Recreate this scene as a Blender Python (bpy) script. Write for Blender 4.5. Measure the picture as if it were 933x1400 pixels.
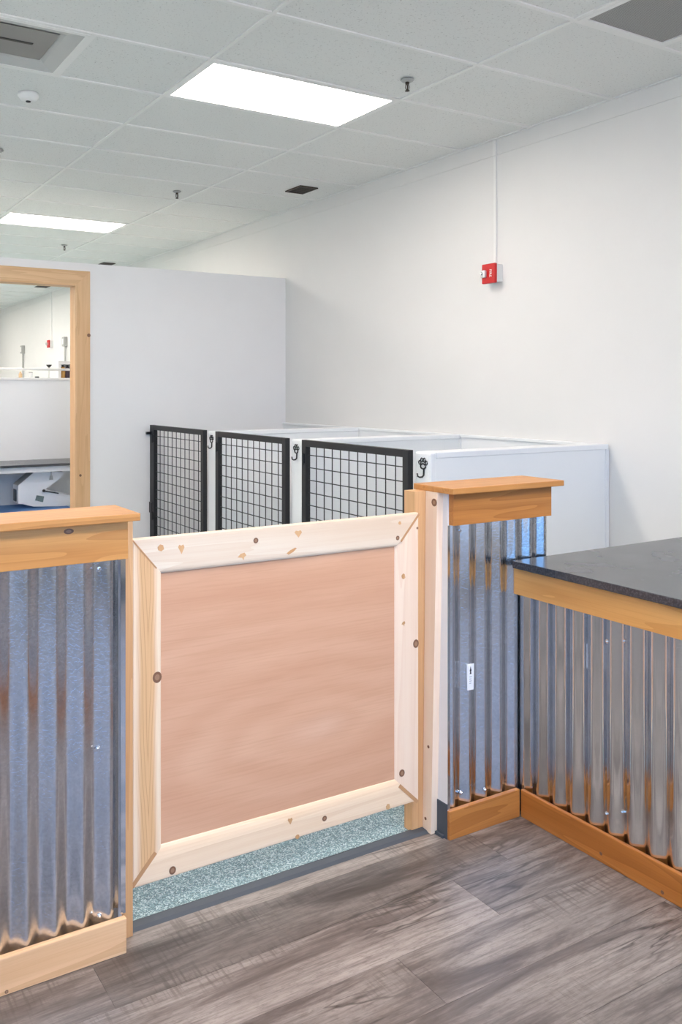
import bpy, bmesh, math, random
from mathutils import Vector, Matrix

# ------------------------------------------------------------------ camera, sky, exposure
for o in list(bpy.data.objects): bpy.data.objects.remove(o, do_unlink=True)
scene = bpy.context.scene
COL = scene.collection
FT = 0.3048                      # the room was measured in feet; meshes are in metres
EYE = 4.5636                     # camera height in feet
YAW = 0.5168                     # camera turned towards the right wall, off the depth axis
cam_d = bpy.data.cameras.new('camera'); cam = bpy.data.objects.new('camera', cam_d); COL.objects.link(cam)
cam.location = (0, 0, EYE * FT); cam.rotation_euler = (math.pi / 2, 0, -YAW)
cam_d.sensor_fit = 'AUTO'; cam_d.sensor_width = 36.0
cam_d.lens = 1163.25 / 1400 * 36.0
cam_d.shift_x = (466.5 - 349.02) / 1400
cam_d.shift_y = (530.39 - 700) / 1400
cam_d.clip_start = 0.05
scene.camera = cam

world = bpy.data.worlds.new('daylight'); scene.world = world; world.use_nodes = True
bg = world.node_tree.nodes['Background']
bg.inputs[0].default_value = (0.24, 0.52, 1.0, 1); bg.inputs[1].default_value = 4.3
sun_d = bpy.data.lights.new('sun', 'SUN'); sun_d.energy = 36.0; sun_d.angle = 0.01; sun_d.color = (1.0, 0.88, 0.72)
sun = bpy.data.objects.new('sun', sun_d); COL.objects.link(sun); sun.rotation_euler = (math.radians(-38), math.radians(12), 0)
vs = scene.view_settings
vs.view_transform = 'Standard'; vs.look = 'None'; vs.gamma = 1.0; vs.use_curve_mapping = False
vs.exposure = 0.1
LED_COLOR = (1.0, 0.90, 0.82, 1); LED_STRENGTH = 16.4

# ------------------------------------------------------------------ helpers
random.seed(7)
def new_bm(): return bmesh.new()
def box(bm, x0, x1, y0, y1, z0, z1, bevel=0.0):
    vs_ = [bm.verts.new(p) for p in ((x0,y0,z0),(x1,y0,z0),(x1,y1,z0),(x0,y1,z0),(x0,y0,z1),(x1,y0,z1),(x1,y1,z1),(x0,y1,z1))]
    fs = [bm.faces.new([vs_[i] for i in f]) for f in ((0,3,2,1),(4,5,6,7),(0,1,5,4),(1,2,6,5),(2,3,7,6),(3,0,4,7))]
    if bevel > 0:
        es = set(e for f in fs for e in f.edges)
        bmesh.ops.bevel(bm, geom=list(es), offset=bevel, segments=2, affect='EDGES', profile=0.5)
    return bm
def prism(bm, pts, axis, a0, a1):
    """polygon pts (2D) extruded along axis from a0 to a1; for 'y' pts are (x,z), 'x' -> (y,z), 'z' -> (x,y)"""
    def P(p, a):
        return {'y': (p[0], a, p[1]), 'x': (a, p[0], p[1]), 'z': (p[0], p[1], a)}[axis]
    A = [bm.verts.new(P(p, a0)) for p in pts]; B = [bm.verts.new(P(p, a1)) for p in pts]
    n = len(pts); bm.faces.new(A); bm.faces.new(B[::-1])
    for i in range(n): bm.faces.new((A[i], B[i], B[(i+1) % n], A[(i+1) % n]))
    return bm
def lathe(bm, prof, center, axis='z', seg=20):
    rings = []
    for r, a in prof:
        ring = []
        for k in range(seg):
            t = 2 * math.pi * k / seg; c, s = r * math.cos(t), r * math.sin(t)
            off = {'z': (c, s, a), 'y': (c, a, s), 'x': (a, c, s)}[axis]
            ring.append(bm.verts.new((center[0]+off[0], center[1]+off[1], center[2]+off[2])))
        rings.append(ring)
    for i in range(len(rings) - 1):
        for k in range(seg):
            bm.faces.new((rings[i][k], rings[i][(k+1) % seg], rings[i+1][(k+1) % seg], rings[i+1][k]))
    bm.faces.new(rings[0][::-1]); bm.faces.new(rings[-1])
    return bm
def tube(bm, pts, r, seg=8, closed=False):
    pts = [Vector(p) for p in pts]; rings = []; n = len(pts); up = Vector((0.123, 0.37, 0.91)).normalized()
    for i, p in enumerate(pts):
        a = pts[(i-1) % n] if (closed or i > 0) else p; b = pts[(i+1) % n] if (closed or i < n-1) else p
        d = (b - a).normalized(); u = d.cross(up).normalized(); v = d.cross(u)
        rings.append([bm.verts.new(p + r * (math.cos(2*math.pi*k/seg) * u + math.sin(2*math.pi*k/seg) * v)) for k in range(seg)])
    m = n if closed else n - 1
    for i in range(m):
        A, B = rings[i], rings[(i+1) % n]
        for k in range(seg): bm.faces.new((A[k], A[(k+1) % seg], B[(k+1) % seg], B[k]))
    if not closed: bm.faces.new(rings[0][::-1]); bm.faces.new(rings[-1])
    return bm
def base_of(parent):
    p = Vector((0, 0, 0))
    while parent: p += parent.location; parent = parent.parent
    return p
def obj(name, bm, mat, parent=None, smooth=False, origin=None):
    """bm is in feet, room coordinates; becomes one mesh object in metres"""
    bmesh.ops.recalc_face_normals(bm, faces=bm.faces)
    o_ = Vector(origin) * FT if origin is not None else Vector((0, 0, 0))
    pb = base_of(parent)
    if origin is None: o_ = pb.copy()
    for v in bm.verts: v.co = v.co * FT - o_
    me = bpy.data.meshes.new(name); bm.to_mesh(me); bm.free()
    if mat: me.materials.append(mat)
    if smooth:
        for p in me.polygons: p.use_smooth = True
    o = bpy.data.objects.new(name, me); COL.objects.link(o)
    o.parent = parent; o.location = o_ - pb
    return o
def tag(o, label=None, cat=None, group=None, kind=None):
    if label: o['label'] = label
    if cat: o['category'] = cat
    if group: o['group'] = group
    if kind: o['kind'] = kind
    return o
def thing(name, loc, label=None, cat=None, group=None, kind=None):
    o = bpy.data.objects.new(name, None); COL.objects.link(o); o.location = Vector(loc) * FT
    o.empty_display_size = 0.1
    return tag(o, label, cat, group, kind)
def struct(name, bm, mat, label=None):
    o = obj(name, bm, mat, None); o['kind'] = 'structure'
    if label: o['label'] = label
    return o
def copy_tree(root, name, loc, label=None, group=None):
    r = root.copy(); r.name = name; COL.objects.link(r); r.location = Vector(loc) * FT
    if label: r['label'] = label
    if group: r['group'] = group
    for ch in root.children:
        c = ch.copy(); COL.objects.link(c); c.parent = r
        for g in ch.children:
            d = g.copy(); COL.objects.link(d); d.parent = c
    return r
def bxo(name, mat, parent, x0, x1, y0, y1, z0, z1, bevel=0.0, origin=None):
    return obj(name, box(new_bm(), x0, x1, y0, y1, z0, z1, bevel), mat, parent, origin=origin)

# ------------------------------------------------------------------ materials
class NT:
    def __init__(s, name):
        s.m = bpy.data.materials.new(name); s.m.use_nodes = True; s.t = s.m.node_tree
        s.b = s.t.nodes['Principled BSDF']
    def n(s, kind, **kw):
        nd = s.t.nodes.new(kind)
        for k, v in kw.items():
            if hasattr(nd, k): setattr(nd, k, v)
        return nd
    def l(s, a, b): s.t.links.new(a, b)
    def math(s, op, a, b=None, c=None):
        nd = s.n('ShaderNodeMath', operation=op)
        for i, x in enumerate((a, b, c)):
            if x is None: continue
            if isinstance(x, (int, float)): nd.inputs[i].default_value = x
            else: s.l(x, nd.inputs[i])
        return nd.outputs[0]
    def mix(s, fac, a, b, blend='MIX'):
        nd = s.n('ShaderNodeMix', data_type='RGBA', blend_type=blend)
        for i, x in ((0, fac), (6, a), (7, b)):
            if isinstance(x, (int, float)): nd.inputs[i].default_value = x
            elif isinstance(x, tuple): nd.inputs[i].default_value = x if len(x) == 4 else (*x, 1)
            else: s.l(x, nd.inputs[i])
        return nd.outputs[2]
    def ramp(s, fac, stops):
        nd = s.n('ShaderNodeValToRGB'); r = nd.color_ramp
        while len(r.elements) < len(stops): r.elements.new(0.5)
        for e, (p, c) in zip(r.elements, stops): e.position = p; e.color = c if len(c) == 4 else (*c, 1)
        s.l(fac, nd.inputs[0]); return nd.outputs[0]
    def coords(s, scale=(1,1,1), rand=0.0):
        tc = s.n('ShaderNodeTexCoord'); v = tc.outputs['Object']
        if rand:
            oi = s.n('ShaderNodeObjectInfo'); cb = s.n('ShaderNodeCombineXYZ')
            for i, k in enumerate((rand, rand * 1.7, rand * 2.3)): s.l(s.math('MULTIPLY', oi.outputs['Random'], k), cb.inputs[i])
            ad = s.n('ShaderNodeVectorMath', operation='ADD'); s.l(v, ad.inputs[0]); s.l(cb.outputs[0], ad.inputs[1]); v = ad.outputs[0]
        mp = s.n('ShaderNodeMapping'); mp.inputs['Scale'].default_value = scale; s.l(v, mp.inputs['Vector'])
        return mp.outputs[0]
    def noise(s, vec, scale=1.0, detail=2.0, rough=0.5, dist=0.0):
        nd = s.n('ShaderNodeTexNoise'); s.l(vec, nd.inputs['Vector'])
        nd.inputs['Scale'].default_value = scale; nd.inputs['Detail'].default_value = detail
        nd.inputs['Roughness'].default_value = rough; nd.inputs['Distortion'].default_value = dist
        return nd.outputs['Fac']
    def bump(s, h, strength=0.1, dist=0.01):
        nd = s.n('ShaderNodeBump'); nd.inputs['Strength'].default_value = strength; nd.inputs['Distance'].default_value = dist
        s.l(h, nd.inputs['Height']); s.l(nd.outputs[0], s.b.inputs['Normal'])
    def set(s, color=None, rough=None, metal=None, spec=None):
        for k, v in (('Base Color', color), ('Roughness', rough), ('Metallic', metal), ('Specular IOR Level', spec)):
            if v is None: continue
            if isinstance(v, (int, float)): s.b.inputs[k].default_value = v
            elif isinstance(v, tuple): s.b.inputs[k].default_value = (*v, 1) if len(v) == 3 else v
            else: s.l(v, s.b.inputs[k])
        return s.m
def lin(r, g, b):
    f = lambda c: (c/255/12.92) if c/255 <= 0.04045 else ((c/255+0.055)/1.055)**2.4
    return (f(r), f(g), f(b))
def paint(name, rgb, rough=0.55, var=0.02, bump=0.02, spec=0.4):
    t = NT(name); c = lin(*rgb); n = t.noise(t.coords(), 3.0, 3)
    d = tuple(x * (1 - var * 2) for x in c)
    t.bump(t.noise(t.coords((1,1,1)), 220, 2), bump, 0.002)
    return t.set(t.mix(n, d, c), rough, 0.0, spec)
def wood(name, light, mid, dark, axis='x', rings=9.0, fibre=0.35, rough=0.5, stretch=0.8, across=13.0, spec=0.35, sharp=0.5):
    t = NT(name)
    sc = {'x': (stretch, across, across), 'y': (across, stretch, across), 'z': (across, across, stretch)}[axis]
    fs = {'x': (4, 260, 260), 'y': (260, 4, 260), 'z': (260, 260, 4)}[axis]
    low = t.noise(t.coords(sc, 13.0), 1.0, 2.0, 0.45, 0.3)
    f = t.math('FRACT', t.math('MULTIPLY', low, rings))
    saw = t.math('POWER', f, 1.6)
    fib = t.noise(t.coords(fs, 7.0), 1.0, 3.0, 0.6)
    broad = t.noise(t.coords(tuple(x * 0.7 for x in sc), 29.0), 1.0, 2.0)
    c = t.mix(t.ramp(broad, [(0.35, (0, 0, 0)), (0.65, (1, 1, 1))]), lin(*light), lin(*mid))
    c = t.mix(t.math('MULTIPLY', saw, sharp), c, lin(*dark))
    c = t.mix(t.math('MULTIPLY', t.ramp(fib, [(0.42, (0, 0, 0)), (0.75, (1, 1, 1))]), fibre), c, lin(*dark))
    t.bump(fib, 0.06, 0.002)
    return t.set(c, rough, 0.0, spec)
M = {}
M['wall'] = paint('white_wall_paint', (233, 232, 230), 0.6)
M['greywall'] = paint('pale_grey_wall_paint', (246, 244, 243), 0.6)
M['greybase'] = paint('grey_wainscot', (176, 174, 172), 0.6)
M['partition'] = paint('kennel_white_panel', (240, 242, 244), 0.32, 0.005, 0.0, 0.5)
M['drywall'] = paint('drywall_white', (232, 230, 230), 0.7)
M['trimwhite'] = paint('white_enamel', (238, 238, 236), 0.35, 0.0, 0.0)
M['metalgrid'] = paint('ceiling_grid_white', (242, 241, 238), 0.4, 0.0, 0.0)
M['black'] = paint('black_powder_coat', (38, 38, 40), 0.42, 0.02, 0.01)
M['blackgloss'] = paint('black_plastic', (20, 20, 22), 0.3, 0.0, 0.0)
M['rubber'] = paint('dark_grey_rubber', (74, 80, 88), 0.5, 0.03, 0.02)
M['red'] = paint('red_plastic', (200, 28, 32), 0.35, 0.0, 0.0)
M['greyplastic'] = paint('grey_box', (176, 176, 174), 0.5, 0.0, 0.0)
M['bronze'] = paint('dark_bronze', (62, 48, 38), 0.4, 0.0, 0.0)
M['blue'] = paint('blue_mat', (98, 146, 206), 0.6, 0.02, 0.0)
M['amber'] = paint('amber_panel', (222, 170, 92), 0.4, 0.0, 0.0)
M['plum'] = paint('dark_plum_panel', (88, 74, 86), 0.4, 0.0, 0.0)
M['beige'] = paint('beige_plastic', (214, 182, 140), 0.5, 0.0, 0.0)
M['lcd'] = paint('grey_green_display', (112, 128, 126), 0.3, 0.0, 0.0)
M['slope'] = paint('grey_sloped_panel', (186, 186, 182), 0.5, 0.0, 0.0)
M['dark_grille'] = paint('dark_vent', (70, 66, 62), 0.6, 0.0, 0.0)
M['pavement'] = paint('outside_pavement', (186, 184, 180), 0.9)
M['lens'] = paint('clear_strobe_lens', (226, 228, 228), 0.1, 0.0, 0.0, 0.8)
M['ink'] = paint('printed_ink', (30, 30, 34), 0.7, 0.0, 0.0)
M['inkgrey'] = paint('printed_grey_ink', (150, 152, 160), 0.7, 0.0, 0.0)
M['whiteprint'] = paint('printed_white', (250, 245, 240), 0.6, 0.0, 0.0)
M['sticker'] = paint('sticker_paper', (238, 240, 246), 0.6, 0.0, 0.0)

# woods: warm cedar trim, pale gate moulding, tan jambs, plywood
M['cedar_x'] = wood('cedar_x', (226, 172, 108), (212, 152, 86), (176, 112, 54), 'x', 8, 0.25, 0.38, sharp=0.45)
M['cedar_cap'] = wood('cedar_cap', (206, 150, 88), (194, 136, 76), (160, 100, 46), 'x', 8, 0.25, 0.38, sharp=0.45)
M['cedar_dark_x'] = wood('cedar_dark_x', (206, 142, 78), (190, 124, 62), (146, 84, 36), 'x', 8, 0.25, 0.38, sharp=0.45)
M['cedar_dark_y'] = wood('cedar_dark_y', (204, 136, 70), (188, 118, 54), (140, 80, 32), 'y', 7, 0.25, 0.36, sharp=0.45)
M['cedar_y'] = wood('cedar_y', (236, 182, 114), (222, 164, 94), (190, 128, 62), 'y', 8, 0.25, 0.38, sharp=0.4)
M['base_x'] = wood('pale_cedar_x', (244, 206, 164), (236, 190, 144), (206, 152, 104), 'x', 7, 0.3, 0.45, sharp=0.45)
M['fir_x'] = wood('pale_fir_x', (236, 222, 202), (230, 210, 186), (216, 184, 152), 'x', 5, 0.22, 0.42, sharp=0.3)
M['fir_warm_x'] = wood('pale_fir_warm_x', (252, 228, 198), (246, 218, 184), (226, 188, 146), 'x', 5, 0.25, 0.42, sharp=0.3)
M['fir_z'] = wood('tan_fir_z', (236, 200, 156), (224, 180, 132), (184, 128, 80), 'z', 7, 0.3, 0.42, sharp=0.4)
M['fir_pale_z'] = wood('pale_fir_z', (248, 230, 208), (243, 214, 188), (228, 190, 160), 'z', 4, 0.2, 0.42, sharp=0.3)
M['jamb_z'] = wood('jamb_fir_z', (230, 188, 140), (216, 166, 116), (182, 128, 80), 'z', 5, 0.3, 0.5, sharp=0.35)
M['casing_z'] = wood('casing_fir_z', (238, 200, 156), (228, 184, 138), (198, 148, 102), 'z', 5, 0.25, 0.5, sharp=0.35)
M['casing_x'] = wood('casing_fir_x', (238, 200, 156), (228, 184, 138), (198, 148, 102), 'x', 5, 0.25, 0.5, sharp=0.35)
def figured_ply():
    # rotary-cut plywood: faint streaks and one broad oval figure right of the middle of the sheet
    t = NT('figured_plywood'); cx, cz = 0.12, 0.29
    tc = t.n('ShaderNodeTexCoord'); sp = t.n('ShaderNodeSeparateXYZ'); t.l(tc.outputs['Object'], sp.inputs[0])
    wob = t.noise(t.coords((2.2, 1, 5)), 1.0, 3.0, 0.5)
    dx = t.math('DIVIDE', t.math('SUBTRACT', sp.outputs[0], cx), 0.33); dz = t.math('DIVIDE', t.math('SUBTRACT', sp.outputs[2], cz), 0.12)
    e = t.math('SQRT', t.math('ADD', t.math('MULTIPLY', dx, dx), t.math('MULTIPLY', dz, dz)))
    e = t.math('ADD', e, t.math('MULTIPLY', wob, 1.3))
    rings = t.math('ADD', t.math('MULTIPLY', t.math('SINE', t.math('MULTIPLY', e, 9.0)), 0.5), 0.5)
    fib = t.noise(t.coords((5, 5, 170)), 1.0, 4.0, 0.6); br = t.noise(t.coords((0.9, 1, 5)), 1.0, 3.0, 0.5)
    c = t.mix(t.ramp(br, [(0.35, (0, 0, 0)), (0.65, (1, 1, 1))]), lin(224, 180, 149), lin(214, 166, 134))
    c = t.mix(t.math('MULTIPLY', rings, 0.28), c, lin(202, 150, 118))
    c = t.mix(t.math('MULTIPLY', t.ramp(e, [(0.35, (1, 1, 1)), (1.5, (0, 0, 0))]), 0.5), c, lin(232, 196, 172))
    c = t.mix(t.math('MULTIPLY', t.ramp(fib, [(0.45, (0, 0, 0)), (0.75, (1, 1, 1))]), 0.35), c, lin(194, 144, 112))
    return t.set(c, 0.42, 0.0, 0.35)
M['ply'] = figured_ply()
def flame_stile(x0, x1):
    # tan heartwood with V-shaped growth lines between two pale sapwood edges
    t = NT('flame_grain_stile')
    tc = t.n('ShaderNodeTexCoord'); sp = t.n('ShaderNodeSeparateXYZ'); t.l(tc.outputs['Object'], sp.inputs[0])
    w = t.math('DIVIDE', t.math('SUBTRACT', sp.outputs[0], x0), x1 - x0)
    w = t.math('ADD', w, t.math('MULTIPLY', t.math('SUBTRACT', t.noise(t.coords((1, 1, 2.5)), 1.0, 2.0), 0.5), 0.25))
    heart = t.ramp(w, [(0.10, (0, 0, 0)), (0.28, (1, 1, 1)), (0.68, (1, 1, 1)), (0.84, (0, 0, 0))])
    d = t.math('ABSOLUTE', t.math('SUBTRACT', w, 0.52))
    ph = t.math('ADD', t.math('MULTIPLY', sp.outputs[2], 5.0), t.math('ADD', t.math('MULTIPLY', d, -9.0), t.math('MULTIPLY', t.noise(t.coords((6, 6, 1.6)), 1.0, 2.0), 3.2)))
    line = t.math('POWER', t.math('FRACT', ph), 9.0)
    fib = t.noise(t.coords((240, 240, 4)), 1.0, 3.0, 0.6)
    c = t.mix(heart, lin(246, 224, 196), lin(228, 186, 138))
    c = t.mix(t.math('MULTIPLY', t.math('MULTIPLY', line, heart), 0.75), c, lin(168, 108, 62))
    c = t.mix(t.math('MULTIPLY', t.ramp(fib, [(0.42, (0, 0, 0)), (0.75, (1, 1, 1))]), 0.22), c, lin(196, 144, 96))
    return t.set(c, 0.42, 0.0, 0.35)
M['knot'] = paint('wood_knot', (136, 98, 74), 0.5, 0.1, 0.0)
M['knotcore'] = paint('wood_knot_core', (170, 132, 104), 0.5, 0.1, 0.0)
M['patch'] = wood('wood_patch', (222, 178, 130), (212, 164, 114), (184, 130, 82), 'z', 4, 0.3, 0.5)
M['filler'] = wood('mitre_filler', (206, 160, 116), (196, 148, 104), (170, 122, 82), 'z', 3, 0.2, 0.6, sharp=0.2)

def metal_mat(name, spangle=1.0, rough=0.16, tint=(0.72, 0.74, 0.77)):
    t = NT(name)
    vo = t.n('ShaderNodeTexVoronoi'); t.l(t.coords(), vo.inputs['Vector']); vo.inputs['Scale'].default_value = 170
    cr = t.n('ShaderNodeSeparateColor'); t.l(vo.outputs['Color'], cr.inputs[0])
    big = t.noise(t.coords((2.0, 2.0, 1.1)), 3.0, 3, 0.55)
    patch = t.ramp(big, [(0.45, (0, 0, 0)), (0.62, (1, 1, 1))])
    c = t.mix(t.math('MULTIPLY', cr.outputs[0], 0.35 * spangle), tint, tuple(x * 0.62 for x in tint))
    h = t.math('MULTIPLY', cr.outputs[1], t.math('ADD', t.math('MULTIPLY', patch, 0.8), 0.2))
    wob = t.noise(t.coords((1, 1, 0.35)), 14, 2)
    t.bump(t.math('ADD', t.math('MULTIPLY', h, 0.26 * spangle), t.math('MULTIPLY', wob, 0.10)), 0.3, 0.004)
    r = t.math('ADD', t.math('MULTIPLY', patch, 0.10), rough)
    return t.set(c, r, 1.0)
M['galv'] = metal_mat('galvanised_steel', 1.0, 0.14)
M['galv_smooth'] = metal_mat('galvanised_steel_smooth', 0.12, 0.07, (0.70, 0.71, 0.72))
t = NT('bright_steel'); M['steel'] = t.set((0.78, 0.79, 0.8), 0.2, 1.0)

t = NT('ceiling_tile')
sp = t.noise(t.coords((1, 1, 1), 31.0), 95, 3, 0.7)
c = t.mix(t.ramp(sp, [(0.30, (1, 1, 1)), (0.40, (0, 0, 0))]), lin(236, 236, 233), lin(192, 190, 187))
t.bump(sp, 0.15, 0.003); M['tile'] = t.set(c, 0.85, 0, 0.2)

t = NT('stone_counter')
sp = t.noise(t.coords(), 160, 3, 0.7); cl = t.noise(t.coords(), 6, 3)
c = t.mix(t.ramp(sp, [(0.45, (0, 0, 0)), (0.75, (1, 1, 1))]), lin(44, 47, 54), lin(82, 86, 94))
M['stone'] = t.set(c, t.math('ADD', t.math('MULTIPLY', cl, 0.12), 0.2), 0, 0.8)

t = NT('speckled_epoxy')
vo = t.n('ShaderNodeTexVoronoi'); t.l(t.coords(), vo.inputs['Vector']); vo.inputs['Scale'].default_value = 300
se = t.n('ShaderNodeSeparateColor'); t.l(vo.outputs['Color'], se.inputs[0])
c = t.ramp(se.outputs[0], [(0.0, lin(88, 110, 118)), (0.3, lin(112, 142, 150)), (0.65, lin(144, 174, 180)), (0.9, lin(206, 222, 224))])
t.bump(se.outputs[1], 0.15, 0.002); M['epoxy'] = t.set(c, 0.3, 0, 0.5)

t = NT('vinyl_plank')
oi = t.n('ShaderNodeObjectInfo')
low = t.noise(t.coords((1.5, 11, 1), 17.0), 1.0, 7.0, 0.66, 0.9)
fib = t.noise(t.coords((6, 130, 1), 11.0), 1.0, 6.0, 0.75)
saw = t.noise(t.coords((120, 8, 1), 23.0), 1.0, 2.0, 0.5)
msk = t.noise(t.coords((2.5, 6, 1), 41.0), 1.0, 2.0)
c = t.ramp(low, [(0.32, lin(78, 70, 66)), (0.42, lin(112, 103, 99)), (0.52, lin(146, 137, 132)), (0.70, lin(172, 163, 157))])
c = t.mix(t.math('MULTIPLY', t.ramp(fib, [(0.45, (0, 0, 0)), (0.68, (1, 1, 1))]), 0.75), c, lin(80, 71, 67))
c = t.mix(t.math('MULTIPLY', t.math('MULTIPLY', t.ramp(saw, [(0.5, (0, 0, 0)), (0.62, (1, 1, 1))]), t.ramp(msk, [(0.5, (0, 0, 0)), (0.62, (1, 1, 1))])), 0.55), c, lin(86, 77, 72))
crk = t.noise(t.coords((1.3, 10, 1), 57.0), 1.0, 4.0, 0.6, 0.5)
crack = t.ramp(t.math('ABSOLUTE', t.math('SUBTRACT', crk, 0.5)), [(0.0, (1, 1, 1)), (0.026, (0, 0, 0))])
ck2 = t.ramp(t.noise(t.coords((1.7, 3, 1), 71.0), 1.0, 1.0), [(0.48, (0, 0, 0)), (0.56, (1, 1, 1))])
c = t.mix(t.math('MULTIPLY', t.math('MULTIPLY', crack, ck2), 0.85), c, lin(50, 43, 40))
mot = t.noise(t.coords((30, 80, 1), 83.0), 1.0, 4.0, 0.75)
c = t.mix(t.math('MULTIPLY', t.ramp(mot, [(0.50, (0, 0, 0)), (0.70, (1, 1, 1))]), 0.5), c, lin(92, 82, 77))
c = t.mix(1.0, c, oi.outputs['Color'], 'MULTIPLY')
t.bump(fib, 0.12, 0.001); M['plank'] = t.set(c, 0.36, 0, 0.75)

t = NT('perforated_plate')
br = t.n('ShaderNodeTexVoronoi'); t.l(t.coords((1, 1, 0.0)), br.inputs['Vector']); br.inputs['Scale'].default_value = 150; br.inputs['Randomness'].default_value = 0.0
c = t.mix(t.ramp(br.outputs['Distance'], [(0.28, (0, 0, 0)), (0.34, (1, 1, 1))]), lin(84, 82, 80), lin(178, 177, 174))
M['perf'] = t.set(c, 0.6, 0, 0.3)
M['diffuser_light'] = paint('air_diffuser_rim', (206, 205, 202), 0.5, 0.04, 0.0)
M['diffuser_grey'] = paint('air_diffuser_grey', (160, 156, 152), 0.5, 0.16, 0.0)

t = NT('led_panel'); t.b.inputs['Base Color'].default_value = (0.9, 0.9, 0.9, 1)
t.b.inputs['Emission Color'].default_value = LED_COLOR; t.b.inputs['Emission Strength'].default_value = LED_STRENGTH; M['led'] = t.m
t = NT('glass_pane'); t.b.inputs['Transmission Weight'].default_value = 1.0; t.b.inputs['IOR'].default_value = 1.45; t.b.inputs['Roughness'].default_value = 0.0; M['glass'] = t.m

# ------------------------------------------------------------------ the room shell (feet)
XR, XL, YF, YB, ZC = 13.812, -11.5, 62.0, -6.5, 10.0
GX, GY = 10.326, 12.613           # a ceiling-grid node
struct('wall_right', box(new_bm(), XR, XR+0.4, YB, YF, -0.1, ZC+0.4), M['wall'], 'long white painted wall on the right of the room')
struct('wall_left', box(new_bm(), XL-0.4, XL, YB, YF, -0.1, ZC+0.4), M['wall'])
struct('wall_far', box(new_bm(), XL, XR, YF, YF+0.4, -0.1, ZC+0.4), M['wall'])
# grey wall with a doorway at mid depth, eight feet high, open above
WY0, WY1, WZ = 22.4, 22.78, 7.95
DX0, DX1, DZ = 4.14, 7.17, 7.37
bm = new_bm(); box(bm, XL, DX0, WY0, WY1, 0, WZ); box(bm, DX1, XR, WY0, WY1, 0, WZ); box(bm, DX0, DX1, WY0, WY1, DZ, WZ)
struct('wall_middle', bm, M['greywall'], 'pale grey eight foot wall with a wood trimmed doorway behind the kennels')
# wall behind the camera: a shop front of tall windows
bm = new_bm(); WZ0, WZ1 = 2.0, 9.2
wins = [(-10.9, -6.6), (-6.0, -1.7), (-1.1, 3.2), (3.8, 8.4)]
xs = [XL] + [v for w in wins for v in w] + [XR]
for i in range(0, len(xs), 2): box(bm, xs[i], xs[i+1], YB-0.5, YB, 0, ZC+0.4)
for a, b in wins: box(bm, a, b, YB-0.5, YB, 0, WZ0); box(bm, a, b, YB-0.5, YB, WZ1, ZC+0.4)
struct('wall_behind', bm, M['greybase'])
for i, (a, b) in enumerate(wins):
    e = thing('window_%d' % (i+1), ((a+b)/2, YB-0.25, WZ0), 'tall shop front window with slim dark frame', kind='structure')
    bm = new_bm()
    for x0, x1 in ((a, a+0.15), (b-0.15, b), ((a+b)/2-0.08, (a+b)/2+0.08)): box(bm, x0, x1, YB-0.35, YB-0.15, WZ0, WZ1)
    for z0, z1 in ((WZ0, WZ0+0.15), (WZ1-0.15, WZ1)): box(bm, a+0.15, b-0.15, YB-0.35, YB-0.15, z0, z1)
    obj('window_frame', bm, M['black'], e)
    p = bpy.data.lights.new('window_portal', 'AREA'); p.shape = 'RECTANGLE'; p.size = (b-a)*FT; p.size_y = (WZ1-WZ0)*FT; p.cycles.is_portal = True
    po = bpy.data.objects.new('window_portal', p); COL.objects.link(po)
    po.location = ((a+b)/2*FT, (YB-0.1)*FT, (WZ0+WZ1)/2*FT); po.rotation_euler = (math.pi/2, 0, 0)
    po.parent = e; po.matrix_parent_inverse = Matrix.Translation(-e.location)
bm = new_bm(); box(bm, -60, 60, -70, YB-0.5, -0.5, -0.2); box(bm, -60, XL-0.5, YB-0.5, 60, -0.5, -0.2)
struct('ground_outside', bm, M['pavement'])

# floors: vinyl planks in the lobby, teal speckled epoxy behind the gate
LOBBY_Y = 6.76
fl = struct('floor', box(new_bm(), XL, XR, YB, LOBBY_Y, -0.4, -0.012), M['rubber'], 'grey brown wood look vinyl plank floor of the lobby')
struct('floor_back', box(new_bm(), XL, XR, LOBBY_Y, YF, -0.4, 0.0), M['epoxy'], 'teal speckled floor behind the gate')
PW, PL, G = 0.5847, 4.0, 0.0014
bm = new_bm(); box(bm, -PL/2+G, PL/2-G, -PW/2+G, PW/2-G, -0.012, 0.0); pm = None
row_off = {5: 2.2, 4: 1.49, 3: 0.35, 2: 2.9, 1: 0.9, 0: 3.3, -1: 1.7}
tints = {(5, 0): 0.66, (5, 1): 0.97, (4, 0): 1.08, (4, 1): 0.86, (3, 0): 0.93, (3, 1): 0.95, (2, 0): 1.02, (2, 1): 1.08, (6, 0): 0.95, (5, -1): 0.92, (4, -1): 0.8}
planks = 0
for r in range(-12, 7):
    y0 = 5.945 + (r - 5) * PW                   # near edge of the row; row 5 spans 5.945 to 6.53
    y1 = min(y0 + PW, LOBBY_Y)
    off = row_off.get(r, random.uniform(0, 4))
    for k in range(-3, 3):
        x0 = off + 4 * k; x1 = x0 + 4
        if x1 < -4.5 or x0 > 10.5: continue
        if pm is None or y1 < y0 + PW - 1e-6:
            b2 = new_bm(); box(b2, -PL/2+G, PL/2-G, -(y1-y0)/2+G, (y1-y0)/2-G, -0.012, 0.0)
            o = obj('floor_plank', b2, M['plank'], fl, origin=(0, 0, 0))
            if pm is None and y1 >= y0 + PW - 1e-6: pm = o.data
        else:
            o = bpy.data.objects.new('floor_plank', pm); COL.objects.link(o); o.parent = fl
        o.location = Vector(((x0+x1)/2, (y0+y1)/2, 0)) * FT
        tv = tints.get((r, k), random.uniform(0.78, 1.06)); o.color = (tv, tv * 0.992, tv * 0.985, 1); planks += 1
bm.free()

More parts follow.
